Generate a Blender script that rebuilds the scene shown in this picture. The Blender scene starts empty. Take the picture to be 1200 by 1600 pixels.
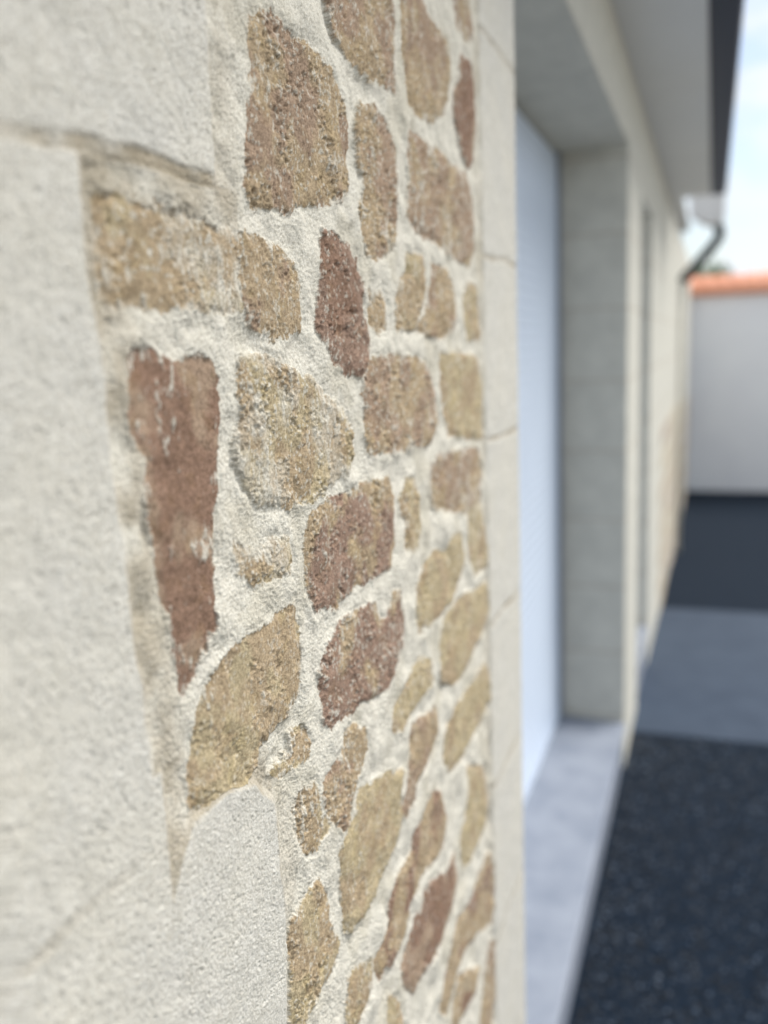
import bpy, math, random
import numpy as np
random.seed(7); rng = np.random.default_rng(7)
S = 0.29                      # metres: the camera's distance from the wall; plan coordinates below are in units of S
scene = bpy.context.scene

# ------------------------------------------------------------------ camera
FPX, PITCH, YAW, ROLL = 1426.0, 0.175, 0.347, 0.038
F0 = np.array([math.cos(YAW), math.sin(YAW), 0.0]); RT = np.array([math.sin(YAW), -math.cos(YAW), 0.0]); UP0 = np.array([0, 0, 1.0])
FW = F0 * math.cos(PITCH) - UP0 * math.sin(PITCH); UP = UP0 * math.cos(PITCH) + F0 * math.sin(PITCH)
cR, sR = math.cos(ROLL), math.sin(ROLL)
cam_d = bpy.data.cameras.new('camera'); cam = bpy.data.objects.new('camera', cam_d); scene.collection.objects.link(cam)
scene.camera = cam
cam_d.sensor_fit = 'VERTICAL'; cam_d.sensor_height = 36.0; cam_d.lens = FPX / 1600 * 36
cam_d.clip_start = 0.02; cam_d.clip_end = 600
cam_d.dof.use_dof = True; cam_d.dof.focus_distance = 2.34 * S
cam_d.dof.aperture_fstop = cam_d.lens / 11.5
cam_d.dof.aperture_blades = 0
from mathutils import Matrix, Vector
Rr = RT * cR - UP * sR * -1 * -1          # rolled right axis
# picture axes: image right = RT*cR - UP*sR*(-1)...: u=a*c-b*s , v=a*s+b*c (b down)
ax_r = RT * cR - UP * sR                  # d(ray)/da
ax_d = -RT * sR - UP * cR                 # d(ray)/db (down)
m = Matrix(((ax_r[0], -ax_d[0], -FW[0], 0), (ax_r[1], -ax_d[1], -FW[1], 0), (ax_r[2], -ax_d[2], -FW[2], 0), (0, 0, 0, 1)))
cam.matrix_world = m

# ------------------------------------------------------------------ light
SUN_EL, SUN_AZ = math.radians(52), math.radians(-50)     # azimuth: direction towards the sun, measured from +X (along the wall) to -Y (away from it)
sun_dir = Vector((math.cos(SUN_EL) * math.cos(SUN_AZ), math.cos(SUN_EL) * math.sin(SUN_AZ), math.sin(SUN_EL)))
sl = bpy.data.lights.new('sun', 'SUN'); sl.energy = 2.0; sl.angle = math.radians(32); sl.color = (1.0, 0.97, 0.915)
so = bpy.data.objects.new('sun', sl); scene.collection.objects.link(so)
so.rotation_euler = sun_dir.to_track_quat('Z', 'Y').to_euler(); so.location = (0, 0, 12)
w = bpy.data.worlds.new('World'); scene.world = w; w.use_nodes = True
nt = w.node_tree; N = nt.nodes; Lk = nt.links; N.clear()
out = N.new('ShaderNodeOutputWorld'); bg = N.new('ShaderNodeBackground'); sky = N.new('ShaderNodeTexSky')
sky.sky_type = 'NISHITA'; sky.sun_disc = False; sky.sun_elevation = SUN_EL
sky.sun_rotation = math.atan2(sun_dir.x, sun_dir.y)
sky.air_density = 1.0; sky.dust_density = 2.0; sky.ozone_density = 1.0
tc = N.new('ShaderNodeTexCoord'); nz = N.new('ShaderNodeTexNoise'); nz.inputs['Scale'].default_value = 11; nz.inputs['Detail'].default_value = 7; nz.inputs['Roughness'].default_value = 0.55
mp = N.new('ShaderNodeMapping'); mp.inputs['Scale'].default_value = (1, 1, 2.2); mp.inputs['Location'].default_value = (0.35, 0.1, 0.3)
rp = N.new('ShaderNodeValToRGB'); rp.color_ramp.elements[0].position = 0.36; rp.color_ramp.elements[1].position = 0.56; rp.color_ramp.elements[0].color = (.22, .22, .22, 1)
mx = N.new('ShaderNodeMix'); mx.data_type = 'RGBA'
mx.inputs[7].default_value = (5.0, 5.25, 5.5, 1)
Lk.new(tc.outputs['Generated'], mp.inputs['Vector']); Lk.new(mp.outputs['Vector'], nz.inputs['Vector']); Lk.new(nz.outputs['Fac'], rp.inputs['Fac'])
Lk.new(rp.outputs['Color'], mx.inputs[0]); Lk.new(sky.outputs['Color'], mx.inputs[6])
Lk.new(mx.outputs[2], bg.inputs['Color']); bg.inputs['Strength'].default_value = 0.10
Lk.new(bg.outputs['Background'], out.inputs['Surface'])
vs = scene.view_settings; vs.view_transform = 'Standard'; vs.look = 'None'; vs.exposure = 0.97; vs.gamma = 1.0
scene.cycles.max_bounces = 6

# ------------------------------------------------------------------ helpers
def link(o): scene.collection.objects.link(o); return o
def empty(name, loc=(0, 0, 0), **props):
    o = link(bpy.data.objects.new(name, None)); o.location = loc; o.empty_display_size = 0.1
    for k, v in props.items(): o[k] = v
    return o
def mesh_obj(name, verts, faces, mat, parent=None, smooth=False, **props):
    me = bpy.data.meshes.new(name); me.from_pydata([tuple(v) for v in verts], [], faces); me.validate()
    o = link(bpy.data.objects.new(name, me)); me.materials.append(mat)
    if smooth:
        for p in me.polygons: p.use_smooth = True
    if parent is not None: o.parent = parent; o.matrix_parent_inverse = Matrix.Translation(-parent.location)
    for k, v in props.items(): o[k] = v
    return o
class MB:
    """collects shapes (coordinates in units of S) into one mesh"""
    def __init__(s): s.v = []; s.f = []
    def box(s, x0, x1, y0, y1, z0, z1):
        b = len(s.v)
        for x in (x0, x1):
            for y in (y0, y1):
                for z in (z0, z1): s.v.append((x, y, z))
        s.f += [tuple(b + i for i in q) for q in ((0, 1, 3, 2), (4, 6, 7, 5), (0, 4, 5, 1), (2, 3, 7, 6), (0, 2, 6, 4), (1, 5, 7, 3))]
        return s
    def prism(s, prof, p0, p1, axis):
        """profile prof swept from p0 to p1 along axis 'x' (prof = (y,z)) or 'y' (prof = (x,z))"""
        b = len(s.v); n = len(prof)
        for p in (p0, p1):
            for a, z in prof: s.v.append((p, a, z) if axis == 'x' else (a, p, z))
        for i in range(n):
            j = (i + 1) % n; s.f.append((b + i, b + j, b + n + j, b + n + i))
        s.f.append(tuple(b + i for i in reversed(range(n)))); s.f.append(tuple(b + n + i for i in range(n)))
        return s
    def tube(s, pts, r, k=14):
        pts = [Vector(p) for p in pts]; b0 = len(s.v)
        for i, p in enumerate(pts):
            t = (pts[min(i + 1, len(pts) - 1)] - pts[max(i - 1, 0)]).normalized()
            a = t.orthogonal().normalized() if i == 0 else (a - t * a.dot(t)).normalized()
            c = t.cross(a)
            for j in range(k):
                th = 2 * math.pi * j / k; s.v.append(tuple(p + (a * math.cos(th) + c * math.sin(th)) * r))
        for i in range(len(pts) - 1):
            for j in range(k):
                q = (j + 1) % k; s.f.append((b0 + i * k + j, b0 + i * k + q, b0 + (i + 1) * k + q, b0 + (i + 1) * k + j))
        s.f.append(tuple(b0 + j for j in reversed(range(k)))); e = b0 + (len(pts) - 1) * k; s.f.append(tuple(e + j for j in range(k)))
        return s
    def build(s, name, mat, parent=None, smooth=False, bevel=0, **props):
        o = mesh_obj(name, [(x * S, y * S, z * S) for x, y, z in s.v], s.f, mat, parent, smooth, **props)
        if bevel:
            b = o.modifiers.new('bevel', 'BEVEL'); b.width = bevel; b.segments = 2; b.limit_method = 'ANGLE'
        return o

def new_mat(name, rough=0.9):
    mt = bpy.data.materials.new(name); mt.use_nodes = True
    p = mt.node_tree.nodes['Principled BSDF']; p.inputs['Roughness'].default_value = rough
    p.inputs['Specular IOR Level'].default_value = 0.25
    return mt, mt.node_tree, p
def noise(nt, scale, detail=4, rough=0.6, vec=None):
    n = nt.nodes.new('ShaderNodeTexNoise'); n.inputs['Scale'].default_value = scale; n.inputs['Detail'].default_value = detail; n.inputs['Roughness'].default_value = rough
    if vec is None:
        t = nt.nodes.new('ShaderNodeNewGeometry'); vec = t.outputs['Position']
    nt.links.new(vec, n.inputs['Vector']); return n
def ramp(nt, src, p0, c0, p1, c1):
    r = nt.nodes.new('ShaderNodeValToRGB'); e = r.color_ramp.elements
    e[0].position = p0; e[0].color = (*c0, 1); e[1].position = p1; e[1].color = (*c1, 1)
    nt.links.new(src, r.inputs['Fac']); return r
def bump(nt, src, p, strength, dist):
    b = nt.nodes.new('ShaderNodeBump'); b.inputs['Strength'].default_value = strength; b.inputs['Distance'].default_value = dist
    nt.links.new(src, b.inputs['Height']); nt.links.new(b.outputs['Normal'], p.inputs['Normal']); return b
def simple_mat(name, c0, c1, scale=20, rough=0.8, bs=0.3, bd=0.002, bscale=None, spec=None):
    mt, nt, p = new_mat(name, rough)
    n = noise(nt, scale); r = ramp(nt, n.outputs['Fac'], 0.3, c0, 0.7, c1); nt.links.new(r.outputs['Color'], p.inputs['Base Color'])
    if bs: bump(nt, noise(nt, bscale or scale * 6).outputs['Fac'], p, bs, bd)
    if spec is not None: p.inputs['Specular IOR Level'].default_value = spec
    return mt

# relief wall: pigment comes from the mesh (what the render coat is coloured with), grain from noise
def pigment_mat(name, bs, lo=(0.72, 0.69, 0.64), hi=1.12, sc=620):
    mt, nt, p = new_mat(name, 0.95)
    p.inputs['Specular IOR Level'].default_value = 0.12
    at = nt.nodes.new('ShaderNodeAttribute'); at.attribute_name = 'pigment'
    n1 = noise(nt, sc, 3, 0.75); r1 = ramp(nt, n1.outputs['Fac'], 0.32, lo, 0.62, (hi, hi, hi))
    n2 = noise(nt, 45, 4, 0.6); r2 = ramp(nt, n2.outputs['Fac'], 0.3, (0.93, 0.93, 0.92), 0.7, (1.05, 1.05, 1.05))
    m1 = nt.nodes.new('ShaderNodeMix'); m1.data_type = 'RGBA'; m1.blend_type = 'MULTIPLY'; m1.inputs[0].default_value = 1
    m2 = nt.nodes.new('ShaderNodeMix'); m2.data_type = 'RGBA'; m2.blend_type = 'MULTIPLY'; m2.inputs[0].default_value = 1
    nt.links.new(at.outputs['Color'], m1.inputs[6]); nt.links.new(r1.outputs['Color'], m1.inputs[7])
    nt.links.new(m1.outputs[2], m2.inputs[6]); nt.links.new(r2.outputs['Color'], m2.inputs[7]); nt.links.new(m2.outputs[2], p.inputs['Base Color'])
    nb = noise(nt, 900, 3, 0.7)
    bump(nt, nb.outputs['Fac'], p, bs, 0.0009)
    return mt
M_coat = pigment_mat('lime_render', 0.8); M_stone = pigment_mat('coloured_render_stone', 1.0, (0.60, 0.56, 0.50), 1.22, 480)

# far masonry: same render coat, with its scored block joints
def block_mat():
    mt, nt, p = new_mat('scored_render', 0.95); p.inputs['Specular IOR Level'].default_value = 0.12
    g = nt.nodes.new('ShaderNodeNewGeometry'); sp = nt.nodes.new('ShaderNodeSeparateXYZ'); nt.links.new(g.outputs['Position'], sp.inputs[0])
    def mth(op, a, b=None):
        n = nt.nodes.new('ShaderNodeMath'); n.operation = op
        for i, q in enumerate((a, b)):
            if q is None: continue
            if isinstance(q, (int, float)): n.inputs[i].default_value = q
            else: nt.links.new(q, n.inputs[i])
        return n.outputs[0]
    z = mth('FRACT', mth('DIVIDE', mth('SUBTRACT', sp.outputs['Z'], (0.42 - 0.9 * 20 - 0.45) * S), 0.9 * S))
    d = mth('ABSOLUTE', mth('SUBTRACT', z, 0.5))
    j = mth('LESS_THAN', d, 0.018)
    n = noise(nt, 14, 5, 0.6); r = ramp(nt, n.outputs['Fac'], 0.3, (0.53, 0.515, 0.455), 0.7, (0.64, 0.62, 0.545))
    mxn = nt.nodes.new('ShaderNodeMix'); mxn.data_type = 'RGBA'; nt.links.new(j, mxn.inputs[0]); nt.links.new(r.outputs['Color'], mxn.inputs[6]); mxn.inputs[7].default_value = (0.50, 0.46, 0.39, 1)
    nt.links.new(mxn.outputs[2], p.inputs['Base Color'])
    h = mth('SUBTRACT', mth('MULTIPLY', noise(nt, 300, 3).outputs['Fac'], 0.4), j)
    bump(nt, h, p, 0.35, 0.0025)
    return mt
M_block = block_mat()
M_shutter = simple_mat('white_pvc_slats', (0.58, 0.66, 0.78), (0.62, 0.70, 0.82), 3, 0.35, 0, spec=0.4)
M_rail = simple_mat('grey_rail', (0.25, 0.27, 0.30), (0.28, 0.30, 0.33), 5, 0.4, 0)
M_sill = simple_mat('pale_grey_stone', (0.20, 0.225, 0.275), (0.28, 0.305, 0.355), 9, 0.55, 0.2, 0.001, 200)
M_soffit = simple_mat('white_pvc_soffit', (0.66, 0.67, 0.68), (0.70, 0.71, 0.72), 3, 0.5, 0)
M_gutter = simple_mat('anthracite_metal', (0.007, 0.017, 0.042), (0.010, 0.022, 0.050), 8, 0.45, 0, spec=0.3)
M_pipe = simple_mat('weathered_zinc', (0.045, 0.055, 0.055), (0.075, 0.085, 0.080), 20, 0.55, 0)
M_pale = simple_mat('pale_grey_pvc', (0.60, 0.59, 0.58), (0.68, 0.67, 0.66), 6, 0.5, 0)
M_roof = simple_mat('terracotta', (0.60, 0.25, 0.15), (0.78, 0.38, 0.25), 12, 0.8, 0.3, 0.003)
M_endwall = simple_mat('white_wall_render', (0.82, 0.83, 0.86), (0.87, 0.88, 0.90), 2.5, 0.95, 0.3, 0.001, 150)
M_asph = simple_mat('dark_asphalt', (0.004, 0.010, 0.020), (0.009, 0.018, 0.033), 35, 0.85, 0.8, 0.006, 160, 0.12)
M_bounce = simple_mat('pale_bounce_ground', (0.30, 0.29, 0.26), (0.40, 0.385, 0.345), 6, 0.95, 0.5, 0.01, 60)  # pale colour chosen to bounce warm light onto soffit and reveals
M_slab = simple_mat('blue_grey_concrete', (0.030, 0.046, 0.075), (0.046, 0.066, 0.100), 6, 0.7, 0.3, 0.002, 90)
M_leaf = simple_mat('leaves', (0.05, 0.10, 0.03), (0.10, 0.17, 0.05), 9, 0.6, 0)
M_bark = simple_mat('bark', (0.12, 0.09, 0.06), (0.18, 0.14, 0.10), 20, 0.9, 0.5, 0.01)

# ------------------------------------------------------------------ numpy noise
def hash2(i, j, seed):
    h = (i.astype(np.int64) * 374761393 + j.astype(np.int64) * 668265263 + seed * 974634777) & 0xffffffff
    h = ((h ^ (h >> 13)) * 1274126177) & 0xffffffff
    h = ((h ^ (h >> 16)) * 2246822519) & 0xffffffff
    return ((h ^ (h >> 15)) & 0xffffff).astype(np.float32) / 0xffffff
def vnoise(x, y, seed):
    xi = np.floor(x); yi = np.floor(y); fx = (x - xi).astype(np.float32); fy = (y - yi).astype(np.float32)
    fx = fx * fx * (3 - 2 * fx); fy = fy * fy * (3 - 2 * fy)
    a = hash2(xi, yi, seed); b = hash2(xi + 1, yi, seed); c = hash2(xi, yi + 1, seed); d = hash2(xi + 1, yi + 1, seed)
    return (a + (b - a) * fx) * (1 - fy) + (c + (d - c) * fx) * fy            # 0..1
def fbm(x, y, cell, octs, seed, gain=0.5):
    """x, y in metres; cell = size in metres of the coarsest feature; about -1..1"""
    t = 0; a = 1; n = 0
    for k in range(octs):
        th = 0.6 + k; c, s = math.cos(th), math.sin(th); q = 2.03 ** k / cell
        t = t + a * (vnoise((x * c - y * s) * q + 17.3 * k, (x * s + y * c) * q + 5.1 * k, seed + k) * 2 - 1); n += a; a *= gain
    return t / n * 1.5
def worley(x, y, cell, seed):
    """distance to the nearest scattered grain centre (in cells) and that grain's own random number"""
    gx_ = x / cell; gy_ = y / cell; xi = np.floor(gx_); yi = np.floor(gy_); best = np.full(x.shape, 9.0, np.float32); idv = np.zeros(x.shape, np.float32)
    for i in (-1, 0, 1):
        for j in (-1, 0, 1):
            a = hash2(xi + i, yi + j, seed); b = hash2(xi + i, yi + j, seed + 1)
            d = ((xi + i + .1 + .8 * a - gx_) ** 2 + (yi + j + .1 + .8 * b - gy_) ** 2).astype(np.float32)
            m_ = d < best; best = np.where(m_, d, best); idv = np.where(m_, hash2(xi + i, yi + j, seed + 2), idv)
    return np.sqrt(best), idv
def sstep(a, b, x):
    t = np.clip((x - a) / (b - a), 0, 1); return t * t * (3 - 2 * t)

# ------------------------------------------------------------------ tracing: where a seen point lies on the real wall plane (metres)
def on_wall(px, py):
    a = px - 600.0; b = py - 800.0; u = a * cR - b * sR; v = a * sR + b * cR
    r = FW * FPX + RT * u - UP * v
    return r[0] / r[1] * S, r[2] / r[1] * S
def u_of_X(X):
    p = np.stack([X, np.ones_like(X), np.zeros_like(X)], -1); z = p @ FW; u = FPX * (p @ RT) / z; v = -FPX * (p @ UP) / z
    return 600 + u * cR + v * sR

OC = (0.415, 0.325, 0.218); BR = (0.355, 0.262, 0.192); RD = (0.262, 0.170, 0.124); YE = (0.455, 0.380, 0.250); MV = (0.300, 0.208, 0.160)
# (outline, main colour, second colour, share of the second, smear 0..1, height offset mm)
STONES = [
 ([(398,30),(430,22),(447,45),(470,62),(497,85),(520,110),(533,140),(545,185),(545,240),(549,290),(535,312),(500,318),(470,312),(455,330),(430,325),(400,320),(388,290),(388,240),(392,190),(395,150),(400,100),(392,70)],OC,BR,.5,.25,1.0),
 ([(500,-60),(617,-60),(618,40),(617,90),(619,140),(600,128),(570,108),(545,85),(530,60),(520,30)],BR,OC,.5,.25,1.2),
 ([(632,-60),(648,-30),(655,-10),(672,20),(685,45),(700,65),(706,95),(703,140),(698,172),(680,185),(662,182),(645,165),(637,130),(632,90),(631,40)],OC,BR,.35,.15,1.0),
 ([(712,-30),(735,-30),(739,30),(740,60),(730,62),(718,40)],OC,BR,.4,.8,-.5),
 ([(724,92),(736,97),(743,115),(744,160),(743,210),(741,250),(733,255),(726,240),(722,215),(716,180),(715,150),(722,120)],RD,BR,.3,.1,1.0),
 ([(568,165),(590,168),(603,185),(612,210),(622,240),(622,300),(623,350),(615,385),(590,405),(578,395),(570,350),(568,320),(575,290),(565,255),(560,215),(562,190)],OC,BR,.5,.35,.8),
 ([(643,205),(655,215),(675,230),(695,240),(710,260),(730,275),(738,300),(742,340),(743,390),(735,410),(715,398),(690,380),(665,365),(648,350),(640,330),(643,280),(640,240)],BR,OC,.35,.45,.3),
 ([(510,360),(530,372),(550,385),(560,410),(570,445),(572,490),(581,530),(578,565),(570,585),(545,578),(525,560),(515,530),(500,510),(503,470),(505,420)],MV,RD,.4,.2,1.5),
 ([(150,300),(190,300),(240,320),(300,340),(360,355),(384,366),(379,400),(377,440),(384,480),(330,483),(260,480),(165,478),(152,440),(150,380)],OC,YE,.3,.55,-.5),
 ([(388,358),(410,372),(440,385),(460,410),(474,440),(474,510),(455,518),(430,528),(410,515),(391,500),(385,470),(382,420),(387,385)],OC,BR,.35,.15,.6),
 ([(580,455),(600,458),(607,480),(607,510),(595,520),(582,500)],OC,BR,.3,.8,-.5),
 ([(640,400),(665,405),(670,450),(663,480),(652,510),(625,512),(624,480),(628,440),(640,425)],OC,YE,.3,.2,.2),
 ([(680,415),(700,425),(712,450),(715,490),(710,515),(690,528),(657,515),(668,490),(675,460)],OC,BR,.3,.3,.2),
 ([(735,445),(748,452),(750,500),(753,525),(735,530),(730,500),(728,465)],YE,OC,.5,.2,.2),
 ([(207,546),(235,548),(258,556),(278,566),(295,566),(312,560),(332,568),(345,595),(350,640),(342,675),(343,730),(340,800),(338,880),(340,950),(343,975),(322,1020),(300,1060),(288,1077),(283,1040),(275,990),(262,940),(250,880),(238,830),(232,780),(235,720),(220,680),(207,655),(206,600)],RD,BR,.25,.42,.5),
 ([(380,558),(420,560),(450,570),(480,590),(510,615),(540,640),(556,675),(555,715),(545,740),(520,755),(500,775),(470,785),(440,792),(410,788),(385,750),(375,720),(375,680),(385,640),(378,600)],OC,YE,.5,.55,1.2),
 ([(585,565),(610,558),(645,558),(672,575),(683,620),(687,655),(675,690),(640,695),(605,705),(585,710),(575,680),(578,640),(572,610),(575,585)],OC,BR,.5,.3,.8),
 ([(692,558),(720,555),(748,560),(755,600),(757,680),(730,680),(705,678),(696,640),(692,600)],YE,OC,.5,.15,.5),
 ([(685,715),(715,708),(750,705),(755,740),(752,780),(735,800),(700,795),(680,790),(675,760),(678,735)],OC,BR,.5,.65,0),
 ([(733,800),(752,790),(760,830),(765,880),(745,895),(735,870),(735,830)],YE,OC,.4,.3,0),
 ([(641,750),(650,752),(660,780),(662,820),(658,850),(645,858),(637,850),(640,810),(630,800),(630,775)],OC,YE,.3,.2,.5),
 ([(487,810),(510,785),(550,770),(590,755),(612,752),(618,790),(619,850),(612,885),(580,905),(545,925),(530,945),(512,950),(500,952),(488,930),(483,890),(482,850)],MV,OC,.4,.15,1.2),
 ([(372,850),(400,862),(430,848),(450,840),(462,870),(460,895),(430,905),(400,912),(378,890)],YE,OC,.5,.6,0),
 ([(680,865),(700,865),(705,845),(722,835),(728,870),(722,900),(710,935),(690,960),(670,975),(658,985),(655,950),(658,915),(668,885)],YE,OC,.35,.1,.5),
 ([(700,965),(720,940),(745,925),(762,915),(765,950),(755,990),(740,1020),(725,1055),(710,1065),(695,1060),(692,1020),(695,985)],YE,OC,.35,.1,.5),
 ([(310,1130),(320,1090),(345,1040),(370,1010),(410,985),(440,960),(462,945),(472,980),(473,1040),(470,1085),(455,1110),(430,1140),(410,1170),(405,1200),(380,1230),(355,1250),(320,1265),(300,1260),(300,1200),(305,1160)],YE,OC,.6,.1,.8),
 ([(553,960),(575,950),(592,945),(597,968),(610,970),(618,925),(628,925),(634,960),(634,1000),(625,1030),(610,1070),(590,1090),(570,1095),(545,1115),(520,1135),(510,1130),(507,1090),(503,1050),(515,1010),(530,985)],MV,OC,.3,.25,1.2),
 ([(660,1030),(675,1032),(680,1060),(665,1085),(648,1110),(635,1135),(618,1140),(620,1110),(632,1085),(645,1055)],YE,OC,.3,.15,.3),
 ([(745,1065),(760,1040),(768,1060),(768,1090),(755,1120),(740,1150),(725,1180),(708,1200),(697,1190),(700,1150),(715,1110),(730,1085)],YE,OC,.3,.1,.3),
 ([(648,1135),(668,1120),(685,1105),(688,1140),(680,1170),(668,1195),(655,1225),(650,1250),(640,1275),(632,1270),(640,1230),(645,1180)],OC,BR,.5,.1,.5),
 ([(462,1140),(480,1143),(487,1165),(484,1185),(465,1195),(445,1210),(430,1208),(440,1195),(455,1180)],OC,YE,.3,.4,.3),
 ([(545,1140),(558,1132),(572,1138),(578,1165),(570,1195),(560,1215),(553,1250),(548,1290),(530,1290),(515,1270),(510,1240),(520,1210),(535,1190),(545,1165)],OC,BR,.35,.3,.6),
 ([(462,1260),(475,1240),(495,1228),(505,1255),(510,1280),(520,1290),(512,1305),(500,1325),(480,1330),(468,1305),(465,1285)],OC,YE,.4,.5,.3),
 ([(565,1240),(590,1225),(612,1210),(635,1205),(628,1240),(632,1275),(625,1310),(610,1345),(598,1370),(590,1400),(575,1430),(560,1450),(545,1455),(540,1420),(538,1370),(535,1330),(545,1300),(560,1275)],YE,OC,.3,.1,.8),
 ([(679,1246),(692,1243),(701,1279),(698,1309),(690,1334),(676,1348),(665,1361),(657,1380),(648,1400),(641,1426),(638,1452),(630,1480),(615,1505),(595,1528),(588,1504),(600,1475),(610,1450),(615,1410),(622,1380),(640,1352),(650,1330),(652,1305),(662,1283)],RD,OC,.5,.1,.5),
 ([(713,1341),(717,1377),(710,1413),(703,1439),(690,1471),(680,1497),(664,1523),(651,1549),(635,1540),(632,1510),(641,1478),(648,1452),(661,1419),(667,1393),(680,1380),(700,1367)],RD,BR,.4,.1,.5),
 ([(734,1202),(756,1199),(764,1232),(764,1279),(753,1309),(742,1334),(728,1353),(723,1334),(725,1293),(734,1265),(736,1232)],YE,OC,.4,.15,.3),
 ([(719,1439),(739,1413),(752,1367),(768,1335),(775,1384),(771,1439),(752,1452),(732,1478),(719,1510),(710,1546),(700,1582),(690,1582),(697,1540),(706,1497),(713,1465)],OC,RD,.35,.15,.3),
 ([(550,1530),(563,1517),(583,1501),(586,1517),(583,1549),(576,1575),(560,1605),(545,1620),(547,1562)],OC,YE,.4,.2,.4),
 ([(502,1380),(511,1393),(518,1432),(528,1465),(534,1481),(528,1510),(511,1536),(498,1562),(485,1595),(475,1620),(460,1620),(463,1562),(460,1517),(453,1478),(460,1445),(472,1426),(482,1413),(489,1397)],YE,OC,.6,.2,.8),
 ([(768,1471),(775,1478),(775,1562),(768,1610),(752,1610),(758,1550),(762,1517)],OC,BR,.4,.2,.2),
 ([(719,1530),(739,1517),(752,1517),(745,1550),(732,1572),(719,1605),(708,1615),(714,1570)],OC,RD,.3,.3,.2),
 ([(612,1560),(625,1565),(630,1590),(632,1640),(606,1640)],YE,OC,.4,.3,.2),
]
polys = [[on_wall(x, y) for x, y in s[0]] for s in STONES]
info = [s[1:] for s in STONES]
# stones just above and below the picture, so the panel goes on
def blob(cx, cz, rx, rz):
    n = 14; return [(cx + rx * math.copysign(abs(math.cos(t)) ** .7, math.cos(t)) * random.uniform(.85, 1.05), cz + rz * math.copysign(abs(math.sin(t)) ** .7, math.sin(t)) * random.uniform(.85, 1.05)) for t in [2 * math.pi * i / n for i in range(n)]]
for (zlo, zhi) in ((-5.9, -4.0), (1.75, 3.2)):
    z = zlo
    while z < zhi - .2:
        hh = random.uniform(.34, .5); x = 1.95
        while x < 4.1:
            ww = min(random.uniform(.45, .8), 4.2 - x)
            if ww > .3 and not (zhi > 0 and z < 1.9 and x < 3.6 and x > 2.0):
                polys.append(blob((x + ww / 2) * S, (z + hh / 2) * S, (ww - .09) / 2 * S, (hh - .09) / 2 * S)); info.append((random.choice([OC, BR, YE, RD]), OC, .4, .2, .5))
            x += ww
        z += hh

def sd_poly(px, py, poly):
    d = np.full(px.shape, 1e9, np.float32); inside = np.zeros(px.shape, bool); n = len(poly)
    for i in range(n):
        ax, ay = poly[i]; bx, by = poly[(i + 1) % n]; ex, ey = bx - ax, by - ay
        wx, wy = px - ax, py - ay; t = np.clip((wx * ex + wy * ey) / (ex * ex + ey * ey + 1e-18), 0, 1)
        d = np.minimum(d, (wx - ex * t) ** 2 + (wy - ey * t) ** 2)
        c = ((ay <= py) & (by > py)) | ((by <= py) & (ay > py))
        with np.errstate(divide='ignore', invalid='ignore'): xx = ax + (py - ay) * ex / (ey if ey else 1e-12)
        inside ^= c & (px < xx)
    d = np.sqrt(d); return np.where(inside, -d, d)

# ------------------------------------------------------------------ relief wall grid
XE, ZTOP, ZBOT = 5.047, 3.25, -6.6
Xs = np.concatenate([np.linspace(.55, 1.0, 3000, endpoint=False), np.linspace(1.0, XE, 30000)]); us = u_of_X(Xs)
cols = np.interp(np.arange(-70, us[-1], 1.15), us, Xs)
cols = np.concatenate([np.linspace(-13.8, 0, 26, endpoint=False), np.linspace(0, cols[0], 24, endpoint=False), cols, [XE]])
nC = len(cols)
sv = np.concatenate([np.linspace(-.84, .40, 1220)])
lo = np.linspace(1, 0, 46, endpoint=False) ** 1.8; hi = (np.linspace(0, 1, 37)[1:]) ** 1.8
XX = np.repeat(cols[None, :], len(lo) + len(sv) + len(hi), 0)
base = np.maximum(cols, .75) + .36
Zl = -.84 * base; Zh = .40 * base
ZZ = np.concatenate([Zl[None] + (ZBOT - Zl[None]) * lo[:, None], sv[:, None] * base[None], Zh[None] + (ZTOP - Zh[None]) * hi[:, None]], 0)
x = XX * S; z = ZZ * S                                    # metres
nR = x.shape[0]
# region masks (units of S): where the flat blocks are, everything else in the panel is joint mortar and stones
wob = fbm(x, z, .05, 4, 11) * .0035
def quoin_left():
    """signed distance (m) to the toothed edge of the big blocks on the left, positive inside the blocks"""
    e = np.where(ZZ > .375, 1.80, np.where(ZZ > -.97, 1.30 + .055 * (.35 - ZZ) + .03, 1.86))
    for k, zz in enumerate((-1.9, -2.85, -3.75, -4.65, -5.6)): e = np.where(ZZ < zz, 1.40 if k % 2 == 0 else 1.88, e)
    e = np.where(ZZ > 1.39, 1.40, e); return e
el = quoin_left()
dl = (el - XX) * S + wob * .8                            # >0 in left blocks
# soften the horizontal steps of the toothing: slope where the wide tooth starts
tooth = [on_wall(*q) for q in ((268, 1425), (285, 1340), (305, 1285), (355, 1245), (400, 1222), (428, 1255), (436, 1320), (446, 1420), (455, 1760), (150, 1760), (150, 1470))]
dt = -sd_poly(x + wob, z + wob * .6, tooth)
in3 = (ZZ < -.80) & (ZZ > -1.9)
dl = np.where(in3, np.maximum((1.425 - XX) * S, dt), dl)
r1 = np.minimum((1.80 - XX), np.minimum(ZZ - (.350 + .02 * (XX - 1.2)), 1.40 - ZZ)) * S + wob * .8
r2 = np.minimum((1.33 + .055 * (.35 - ZZ) - XX), (.352 + .02 * (XX - 1.2)) - ZZ) * S + wob * .8
dl = np.where((ZZ < 1.40) & (ZZ > -.80), np.maximum(r1, r2), dl)
dr = (XX - 4.245) * S + wob * .5
D = np.maximum(dl, dr)                                   # >0 in flat blocks (metres inside)
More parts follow.
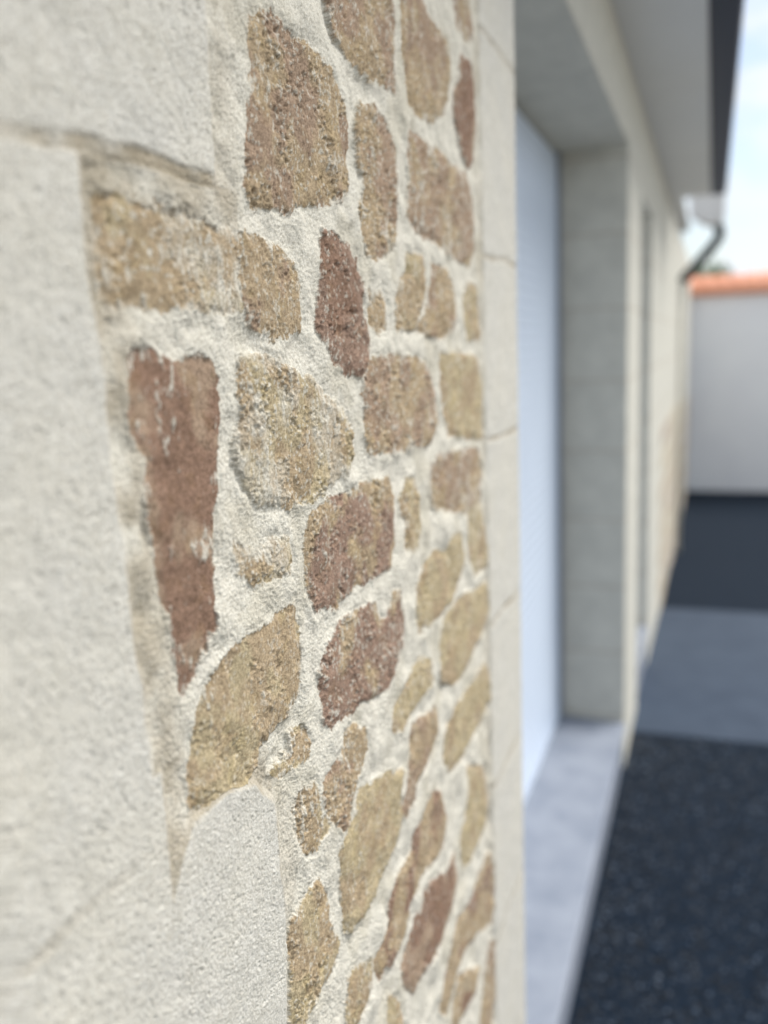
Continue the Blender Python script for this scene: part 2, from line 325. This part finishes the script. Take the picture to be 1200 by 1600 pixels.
# scored joints of the blocks
jd = np.full(x.shape, 9.0, np.float32)
for zz in (2.35, 1.39, .42, -.45, -1.36, -2.22, -3.1, -4.0, -4.9, -5.8):
    jd = np.where(dr > -.002, np.minimum(jd, np.abs(ZZ - zz + .012 * fbm(x, z, .08, 3, 40)) * S), jd)
jl = np.full(x.shape, 9.0, np.float32)
for zz in (2.35, 1.39, .345, -.95, -1.9, -2.85, -3.75, -4.65, -5.6):
    off = .0 if zz != .345 else 1
    jl = np.minimum(jl, np.abs(ZZ - (zz + (.04 * (XX - 1.16) if off else .0)) + .016 * fbm(x, z, .07, 3, 41)) * S)
isl = XX < 1.9
jd = np.where(isl & ((D > -.02)), jl, jd)
for k, zz in enumerate([(2.35, 3.3), (1.39, 2.35), (.345, 1.39), (-.95, .345), (-1.9, -.95), (-2.85, -1.9), (-3.75, -2.85), (-4.65, -3.75), (-6.6, -4.65)]):
    for xv in np.arange(-13, .6, 2.1) + (1.05 if k % 2 else 0):
        jd = np.where((ZZ > zz[0]) & (ZZ < zz[1]) & isl, np.minimum(jd, np.abs(XX - xv) * S), jd)
# stones
sd = np.full(x.shape, .05, np.float32); sid = np.zeros(x.shape, np.int32)
wx = x + fbm(x, z, .012, 5, 21, .68) * .0036; wz = z + fbm(x, z, .010, 5, 22, .68) * .0040
for k, poly in enumerate(polys):
    xs = [p[0] for p in poly]; zs = [p[1] for p in poly]; mg = .02
    mask = (x > min(xs) - mg) & (x < max(xs) + mg) & (z > min(zs) - mg) & (z < max(zs) + mg)
    if not mask.any(): continue
    d = sd_poly(wx[mask], wz[mask], poly)
    cur = sd[mask]; cid = sid[mask]; b = d < cur
    cid[b] = k + 1; cur[b] = d[b]; sd[mask] = cur; sid[mask] = cid
# ragged edge, stretched vertically by the trowel
rag = fbm(x * 1.5, z * .8, .006, 5, 31, .8) * .0024 + fbm(x, z, .03, 3, 35) * .0016 - .0016 - .00125 * np.clip(XX - 1.6, 0, 3)
sd = sd + rag
sd = np.where(D > -.002, np.abs(sd) + .01, sd)
inst = sd < 0
A = [np.zeros(len(polys) + 1, np.float32) for _ in range(10)]
for k, (c1, c2, sh, sm, ho) in enumerate(info):
    for q in range(3): A[q][k + 1] = c1[q]; A[3 + q][k + 1] = c2[q]
    A[6][k + 1] = sh; A[7][k + 1] = sm; A[8][k + 1] = ho; A[9][k + 1] = {8: .6, 14: .22, 25: .55, 33: .35, 17: .5, 24: .5, 23: .6, 35: .5, 34: .6, 7: 1.0, 0: 1.1, 5: 1.1, 15: 1.15}.get(k, .85)
G = lambda i: A[i][sid]
# smears of mortar left on the stones
st = fbm(x * 2.2, z * .9, .009, 4, 51, .65); big = fbm(x, z, .035, 4, 55, .6)
edge = np.exp(sd / .005)
smear = sstep(.42, .72, st * .65 + big * .62 * (G(7) + .35) + G(7) * .36 + edge * .38 - .04) * inst
smear = np.where(G(7) > .5, np.maximum(smear, sstep(.1, .6, big * .8 + edge * .4 + .1) * .55 * inst), smear)
# heights in metres, outward positive
grain = fbm(x, z, .0020, 3, 61, .8)
wd, wi = worley(x + fbm(x, z, .003, 2, 62) * .0008, z, .0034, 201); wd2, wi2 = worley(x, z, .0075, 211)
cr = np.clip(1 - wd * 1.25, 0, 1) * (wi > .45) * (.4 + wi)
lump = fbm(x, z, .0085, 4, 65, .62)
und = fbm(x, z, .045, 3, 71)
h_block = grain * .00036 + fbm(x, z, .006, 3, 77) * .00016 + und * .0005 + fbm(x, z, .018, 2, 78) * .0003
pits = sstep(.50, .80, fbm(x, z, .0045, 3, 81, .6)); h_block -= pits * .0006; h_block += cr * .0002
h_mort = -.0036 + und * .0022 + lump * .00035 + grain * .00060 + cr * .0003 + sstep(0, .008, sd) * (.0002 + .0020 * fbm(x, z, .032, 2, 74)) + fbm(x, z, .02, 2, 73) * .0011
inner = sstep(0, .010, -sd)
ridge = 1 - np.abs(fbm(x * 1.15, z * .85, .0065, 4, 91, .65))
rgh = G(9) * (.30 + .85 * sstep(-.35, .45, fbm(x, z, .018, 3, 97)))
h_stone = -.0035 + G(8) * .0008 + inner * .0012 + rgh * (lump * .0012 + grain * .0007 + cr * .0008 + (ridge - .7) * .0005) + fbm(x, z, .022, 3, 95) * .0014
pit2 = sstep(.42, .75, fbm(x, z, .0065, 3, 99, .6)); h_stone -= pit2 * .0014 * rgh; h_stone -= np.clip(1 - wd2 * 2.6, 0, 1) * (wi2 > .80) * .0020 * rgh
h_stone += smear * .0007
k = sstep(-.0020, .0018, sd); h_panel = h_stone * (1 - k) + h_mort * k
h_panel += np.exp(-((sd - .0012) / .0016) ** 2) * .0005 * sstep(-.1, .7, fbm(x, z, .02, 2, 75))           # lip of mortar over the stone's edge
kb = sstep(-.0068, .0012, D)
h = h_panel * (1 - kb) + h_block * kb
wk = np.where(isl & (ZZ < -.6), .30, 1.0)
jw = np.where(isl, .0062, .0056) + .0016 * und
jm = (1 - sstep(jw * .35, jw, jd)) * (D > -.004); jm = jm * wk * np.where(isl, sstep(-1.0, .2, fbm(x, z, .04, 3, 79)), .8)
h -= jm * .0014
h -= sstep(4.99, XE, XX) ** 2 * .0035 * (1 + .4 * und)              # worn arris
y = S - h
# pigments
CO = np.array((.622, .606, .556), np.float32); CM = np.array((.670, .645, .572), np.float32); CS = np.array((.40, .350, .270), np.float32)
tint = fbm(x, z, .05, 4, 101)[..., None]
spk = (sstep(.62, .2, wd2) * (wi2 > .78) + .6 * pits)[..., None] * .07
col = (CO + np.array((.016, .012, .002)) * tint) * (1 - spk)
mort = CM + np.array((.025, .025, .022)) * fbm(x, z, .02, 3, 104)[..., None]
warm_tint = sstep(.15, .7, fbm(x, z, .055, 4, 107))[..., None] * .45  # darker, warmer patches scattered through the mortar
mort = mort * (1 - warm_tint) + np.array((.50, .465, .375)) * warm_tint
kk = kb[..., None]; col = mort * (1 - kk) + col * kk
edge_band = (sstep(-.050, -.012, D) * (1 - sstep(-.001, .0015, D)))[..., None] * np.where(isl, np.where(ZZ > .36, .35, .75), .35)[..., None] * sstep(-.9, .3, fbm(x, z, .03, 3, 111))[..., None] * (sd > 0)[..., None]  # darker beige band in the mortar beside the block edges
col = col * (1 - edge_band) + CS * edge_band
jc = (jm * (.55 + .45 * sstep(-.3, .5, fbm(x, z, .05, 3, 115))))[..., None]
col = col * (1 - jc) + CS * jc
mixs = sstep(-.25, .25, fbm(x, z, .030, 4, 121) * .9 + (G(6) - .5) * 1.4)[..., None]
c1 = np.stack([G(0), G(1), G(2)], -1); c2 = np.stack([G(3), G(4), G(5)], -1)
sc = c1 * (1 - mixs) + c2 * mixs
sc = sc * (1 + .16 * fbm(x, z, .004, 3, 125, .7)[..., None] + .10 * fbm(x, z, .016, 3, 127)[..., None])
oc = sstep(.3, .7, fbm(x, z, .013, 4, 131))[..., None] * .35; sc = sc * (1 - oc) + sc * np.array((1.02, 1.0, .82)) * oc
fl = (np.maximum(sstep(.42, .62, fbm(x * 1.2, z, .0050, 3, 135, .6)) * sstep(-.2, .4, fbm(x, z, .02, 3, 138)), ((cr > .60) & (wi > .86)) * .8) * .8 * sstep(0, .45, G(7) + .12) * (G(9) > .3))[..., None]   # pale flecks of mortar
sm = np.maximum(smear[..., None] * .85, fl * inst[..., None])
sc = sc * (1 - sm) + CM * .93 * sm
ks = (1 - sstep(-.0004, .0003, sd))[..., None]
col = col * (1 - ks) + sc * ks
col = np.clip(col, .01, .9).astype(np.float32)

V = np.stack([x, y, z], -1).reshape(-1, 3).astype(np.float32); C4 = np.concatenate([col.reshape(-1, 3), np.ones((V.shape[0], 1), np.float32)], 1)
# wrap the free vertical end round into the opening (reveal side)
wrapY = np.array([1.0 + .012, 1.05, 1.15, 1.4, 1.86]) * S
last = np.arange(nR) * nC + nC - 1
ext = []
for q, yy in enumerate(wrapY):
    e = V[last].copy(); e[:, 1] = np.maximum(yy, e[:, 1]) + (q == 0) * .0015; e[:, 0] += (.0012 if q else .0006) * 1.0; ext.append(e)
nb = V.shape[0]
V = np.concatenate([V] + ext); C4 = np.concatenate([C4] + [C4[last]] * len(ext))
gi = np.arange(nb).reshape(nR, nC)
gi = np.concatenate([gi] + [(nb + q * nR + np.arange(nR))[:, None] for q in range(len(ext))], 1)
sidf = np.where(inst & (D < -.002), sid, 0)
sidf = np.concatenate([sidf, np.zeros((nR, len(ext)), np.int32)], 1)
a, b, c, d = gi[:-1, :-1], gi[:-1, 1:], gi[1:, 1:], gi[1:, :-1]
Fq = np.stack([a, b, c, d], -1).reshape(-1, 4)
s4 = np.stack([sidf[:-1, :-1], sidf[:-1, 1:], sidf[1:, 1:], sidf[1:, :-1]], -1).reshape(-1, 4)
fid = np.where((s4 > 0).sum(1) >= 2, s4.max(1), 0)

def np_mesh(name, faces, mat, parent, **props):
    uq, inv = np.unique(faces, return_inverse=True); inv = inv.reshape(-1)
    me = bpy.data.meshes.new(name); me.vertices.add(len(uq)); me.vertices.foreach_set('co', V[uq].reshape(-1))
    nf = len(faces); me.loops.add(nf * 4); me.loops.foreach_set('vertex_index', inv.astype(np.int32))
    me.polygons.add(nf); me.polygons.foreach_set('loop_start', np.arange(0, nf * 4, 4, dtype=np.int32))
    me.polygons.foreach_set('use_smooth', np.ones(nf, bool))
    me.update(calc_edges=True)
    at = me.color_attributes.new('pigment', 'FLOAT_COLOR', 'POINT'); at.data.foreach_set('color', C4[uq].reshape(-1))
    me.materials.append(mat); o = link(bpy.data.objects.new(name, me)); o.parent = parent; o.matrix_parent_inverse = Matrix.Translation(-parent.location)
    for k_, v_ in props.items(): o[k_] = v_
    return o

house = empty('house', (5 * S, 1.5 * S, -5.75 * S), label='cream rendered house with imitation stonework, deep shuttered opening and overhanging eave along the left', category='house')
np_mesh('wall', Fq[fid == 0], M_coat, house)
for k in range(1, len(polys) + 1):
    sel = Fq[fid == k]
    if len(sel) < 6: continue
    c1_ = info[k - 1][0]
    o = np_mesh('facing_stone', sel, M_stone, house)
    if c1_ == RD: o['label'] = 'reddish brown facing stone'
    elif c1_ == MV: o['label'] = 'mauve brown facing stone'

# ------------------------------------------------------------------ rest of the house
YB = 1.86           # back of the reveals
W1, W2 = (XE, 11.97), (14.15, 16.45)
MB().box(-13.8, XE - .03, 1.05, 1.84, ZBOT, ZTOP - .002).build('wall_core', M_block, house)
def wallbox(x0, x1, z0, z1, name): return MB().box(x0, x1, 1.0, 2.4, z0, z1).build(name, M_block, house, bevel=.006)
wallbox(XE + .002, W1[1] + .002, 2.33, ZTOP - .004, 'lintel')
wallbox(W1[1], W2[0], ZBOT - .8, ZTOP - .006, 'pier')
wallbox(W2[0] + .002, W2[1] - .002, 2.05, ZTOP - .008, 'lintel')
wallbox(W2[1], 44.0, ZBOT - 1.2, ZTOP - .01, 'pier')
MB().box(W1[0] + .01, W1[1] - .01, 1.03, 2.4, ZBOT - .5, -5.16).build('threshold_base', M_sill, house)
MB().box(W2[0] + .01, W2[1] - .01, 1.03, 2.4, ZBOT - .5, -5.16).build('threshold_base', M_sill, house)
def shutter(x0, x1, zt):
    sh = MB(); z_ = -5.02; pr = []
    while z_ < zt:
        pr += [(YB + .012, z_), (YB + .002, z_ + .012), (YB, z_ + .06), (YB + .002, z_ + .115)]; z_ += .127
    pr = [(yy, zz) for yy, zz in pr if zz < zt - .01] + [(YB + .06, zt - .01), (YB + .06, -5.02)]
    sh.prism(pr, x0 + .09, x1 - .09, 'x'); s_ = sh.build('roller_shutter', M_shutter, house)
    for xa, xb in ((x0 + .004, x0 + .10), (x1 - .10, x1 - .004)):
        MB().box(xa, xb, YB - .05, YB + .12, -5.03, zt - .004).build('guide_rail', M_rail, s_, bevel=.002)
    MB().box(x0 + .10, x1 - .10, YB - .006, YB + .10, -5.03, -4.86).build('bottom_bar', M_shutter, s_, bevel=.003)
def sill(x0, x1):
    MB().prism([(.985, -5.16), (.985, -5.065), (1.0, -5.055), (2.3, -5.0), (2.3, -5.16)], x0 + .004, x1 - .004, 'x').build('window_sill', M_sill, house, bevel=.003)
shutter(*W1, 2.33); sill(*W1); shutter(*W2, 2.05); sill(*W2)
for (x0, x1, zt) in ((*W1, 2.33), (*W2, 2.05)):   # wall behind each shutter closes the house
    MB().box(x0, x1, 2.3, 2.4, -5.1, zt).build('inner_wall', M_block, house)
# eave
XG = 23.4
MB().box(-13.8, XG, .12, 1.4, ZTOP, ZTOP + .06).build('soffit', M_soffit, house)
MB().box(XG + .004, 30.6, .72, 1.4, ZTOP, ZTOP + .06).build('soffit', M_soffit, house)
gp = [(.115, 3.25)] + [(-.055 + .17 * math.cos(t), 3.42 + .17 * math.sin(t) * 1.0) for t in [0 - math.pi * i / 12 for i in range(13)]] + [(-.225, 3.62), (.115, 3.62)]
gp = [(.115, 3.255), (-.19, 3.255), (-.222, 3.29), (-.232, 3.60), (-.20, 3.62), (.115, 3.62)]
MB().prism(gp, -13.8, XG, 'x').build('gutter', M_gutter, house, bevel=.004)
MB().prism([(.115, 3.62), (1.2, 3.9), (2.4, 4.35), (2.4, 4.5), (.115, 3.75)], -13.8, XG, 'x').build('roof', M_roof, house)
# hopper head and swan neck pipe
hx = 29.0
hop = MB(); hop.prism([(.70, 4.2), (-.24, 4.2), (-.24, 3.4), (-.16, 3.2), (.30, 3.2), (.70, 3.5)], hx - .35, hx + .35, 'x')
hp = hop.build('hopper_head', M_pale, house, bevel=.01)
pts = [(hx, -.05, 3.22), (hx, -.12, 3.05), (hx, -.12, 2.9), (hx, 0, 2.7), (hx, .25, 2.4), (hx, .62, 1.98), (hx, .80, 1.80), (hx, .84, 1.65)]
MB().tube(pts, .15, 16).build('downpipe', M_pipe, house, smooth=True)
MB().tube([(hx, .87, 1.68), (hx, .87, -6.6)], .075, 14).build('downpipe', M_block, house, smooth=True)

# stonework on the far pier
rs = random.Random(5)
cnt = 0; z_ = -6.9
while z_ < -1.4 and cnt < 60:
    hh = rs.uniform(.5, .75); x_ = 20.0 + rs.uniform(0, .6)
    while x_ < 43 and cnt < 60:
        ww = rs.uniform(2.0, 4.4)
        n = 11; cx_, cz_ = x_ + ww / 2, z_ + hh / 2; ring = []
        for i in range(n):
            t = 2 * math.pi * i / n; ring.append((cx_ + (ww - .16) / 2 * math.copysign(abs(math.cos(t)) ** .6, math.cos(t)) * rs.uniform(.9, 1.04), cz_ + (hh - .1) / 2 * math.copysign(abs(math.sin(t)) ** .6, math.sin(t)) * rs.uniform(.9, 1.04)))
        v = [(a_ * S, (1.0 + .01) * S, b_ * S) for a_, b_ in ring] + [((cx_ + (a_ - cx_) * .93) * S, (1.0 - .018) * S, (cz_ + (b_ - cz_) * .93) * S) for a_, b_ in ring]
        f = [(i, (i + 1) % n, n + (i + 1) % n, n + i) for i in range(n)] + [tuple(range(n, 2 * n))]
        c_ = rs.choice([OC, OC, YE, BR]); c_ = tuple(.62 * q + .38 * g for q, g in zip(c_, (.55, .53, .47)))
        mname = 'far_stone_%.2f' % c_[0]
        mm = bpy.data.materials.get(mname) or simple_mat(mname, tuple(q * .85 for q in c_), tuple(min(1, q * 1.15) for q in c_), 25, .95, .5, .002)
        mesh_obj('facing_stone', v, f, mm, house); cnt += 1
        x_ += ww
    z_ += hh

# ------------------------------------------------------------------ ground
prof = [(-700, -5.72), (-20, -5.72), (13.0, -5.72), (15, -5.74), (21.3, -6.12), (28, -6.45), (44, -6.92), (70, -7.1), (1500, -7.1)]
def gz(x_): return float(np.interp(x_, [p[0] for p in prof], [p[1] for p in prof]))
def strip(name, x0, x1, y0, y1, lift, mat, **props):
    xs = sorted({x0, x1, *[p[0] for p in prof if x0 < p[0] < x1], *np.linspace(x0, x1, 12)}); v = []; f = []
    for x_ in xs: v += [(x_ * S, y0 * S, gz(x_) * S + lift), (x_ * S, y1 * S, gz(x_) * S + lift)]
    for i in range(len(xs) - 1): f.append((2 * i, 2 * i + 2, 2 * i + 3, 2 * i + 1))
    return mesh_obj(name, v, f, mat, **props)
strip('ground', -700, 1500, -900, 900, 0, M_bounce, kind='structure')  # past the driveway it is unseen, made pale to bounce light up
strip('driveway', -30, 60, -6.5, 1.3, .004, M_asph, kind='structure')
strip('paving', 13.2, 21.3, -6.5, 1.3, .008, M_slab, kind='structure')
# loose chippings on the near ground
nG = 22000
gx = rng.uniform(4.5, 13.1, nG); gy = .97 - rng.uniform(0, 1, nG) ** 1.4 * 5.5
t0 = np.array([(1, 1, 1), (1, -1, -1), (-1, 1, -1), (-1, -1, 1)], float) / 1.7
oc_v = np.array([(1, 0, 0), (-1, 0, 0), (0, 1, 0), (0, -1, 0), (0, 0, 1), (0, 0, -1)], float); oc_f = [(0, 2, 4), (2, 1, 4), (1, 3, 4), (3, 0, 4), (2, 0, 5), (1, 2, 5), (3, 1, 5), (0, 3, 5)]
gv = []; gf = []; gc = []
for i in range(nG):
    r_ = rng.uniform(.004, .010); q = oc_v * rng.uniform(.6, 1.2, (6, 1)) * r_ * np.array((1, 1, .7)); th = rng.uniform(0, 6.28); cc, ss = math.cos(th), math.sin(th)
    q = np.stack([q[:, 0] * cc - q[:, 1] * ss, q[:, 0] * ss + q[:, 1] * cc, q[:, 2]], 1) + np.array((gx[i] * S, gy[i] * S, gz(gx[i]) * S + r_ * .35))
    bse = len(gv); gv.extend(q.tolist()); gf.extend([(bse + a_, bse + b_, bse + c_) for a_, b_, c_ in oc_f])
    sh = rng.choice([.007, .015, .032, .07, .15], p=[.25, .25, .25, .17, .08]); gc.extend([(sh * .72, sh * .92, sh * 1.25, 1)] * 6)
mt, nt_, p_ = new_mat('dark_chippings', .6); at_ = nt_.nodes.new('ShaderNodeAttribute'); at_.attribute_name = 'pigment'; nt_.links.new(at_.outputs['Color'], p_.inputs['Base Color'])
go = mesh_obj('gravel', gv, gf, mt, kind='stuff', label='dark loose chippings scattered over the asphalt', category='gravel')
ca = go.data.color_attributes.new('pigment', 'FLOAT_COLOR', 'POINT'); ca.data.foreach_set('color', np.array(gc, np.float32).reshape(-1))

# ------------------------------------------------------------------ boundary wall at the end
bw = empty('boundary_wall', (44.4 * S, -8 * S, gz(44) * S), label='white rendered boundary wall capped with orange terracotta tiles at the end of the yard', category='wall')
MB().box(44.0, 44.75, -30, 1.0 - .003, -8.2, 1.95).build('wall', M_endwall, bw, bevel=.01)
tv = []; tf = []
ys = np.arange(-30, 1.25, .045)
for i, y_ in enumerate(ys):
    a_ = abs(math.sin(y_ * math.pi / .62)) * .10
    for (x_, zz) in ((43.72, 1.86), (43.70, 1.98 + a_), (44.38, 2.66 + a_), (45.05, 1.98 + a_), (45.03, 1.86)): tv.append((x_ * S, y_ * S, zz * S))
for i in range(len(ys) - 1):
    for q in range(4): tf.append((i * 5 + q, i * 5 + q + 1, (i + 1) * 5 + q + 1, (i + 1) * 5 + q))
    tf.append((i * 5 + 4, i * 5, (i + 1) * 5, (i + 1) * 5 + 4))
mesh_obj('tile_coping', tv, tf, M_roof, bw, smooth=True)

# ------------------------------------------------------------------ shrubs behind the wall
def tree(cx_, cy_, zb, zt, rad, seed, label):
    r_ = random.Random(seed); root = empty('tree', (cx_ * S, cy_ * S, zb * S), label=label, category='tree', group='trees beyond the boundary wall')
    t_ = MB().tube([(cx_, cy_, zb), (cx_ + .1, cy_, (zb + zt) / 2), (cx_ - .1, cy_ + .1, zt - rad * .5)], .35)
    for q in range(5):
        an = q * 1.3; t_.tube([(cx_, cy_, zt - rad * 1.8), (cx_ + math.cos(an) * rad * .6, cy_ + math.sin(an) * rad * .6, zt - rad * .6)], .12, 8)
    t_.build('trunk', M_bark, root, smooth=True)
    v = []; f = []
    cl = [(r_.gauss(0, .45), r_.gauss(0, .45), r_.uniform(-.9, .6)) for _ in range(26)]
    for (a_, b_, c_) in cl:
        for _ in range(110):
            p = Vector((cx_ + (a_ + r_.gauss(0, .17)) * rad, cy_ + (b_ + r_.gauss(0, .17)) * rad, zt - rad + (c_ + r_.gauss(0, .15)) * rad))
            u_ = Vector((r_.gauss(0, 1), r_.gauss(0, 1), r_.gauss(0, 1))).normalized() * .16; w_ = u_.orthogonal().normalized() * .09
            bse = len(v); v += [tuple((p - u_) * S), tuple((p + w_) * S), tuple((p + u_) * S), tuple((p - w_) * S)]; f.append((bse, bse + 1, bse + 2, bse + 3))
    mesh_obj('crown', v, f, M_leaf, root)
tree(66, .9, -7.6, 5.5, 2.6, 1, 'small green tree showing over the tiled coping beside the house corner')
tree(72, -2.2, -7.6, 4.6, 2.4, 2, 'lower green tree top further from the house, over the tiled coping')
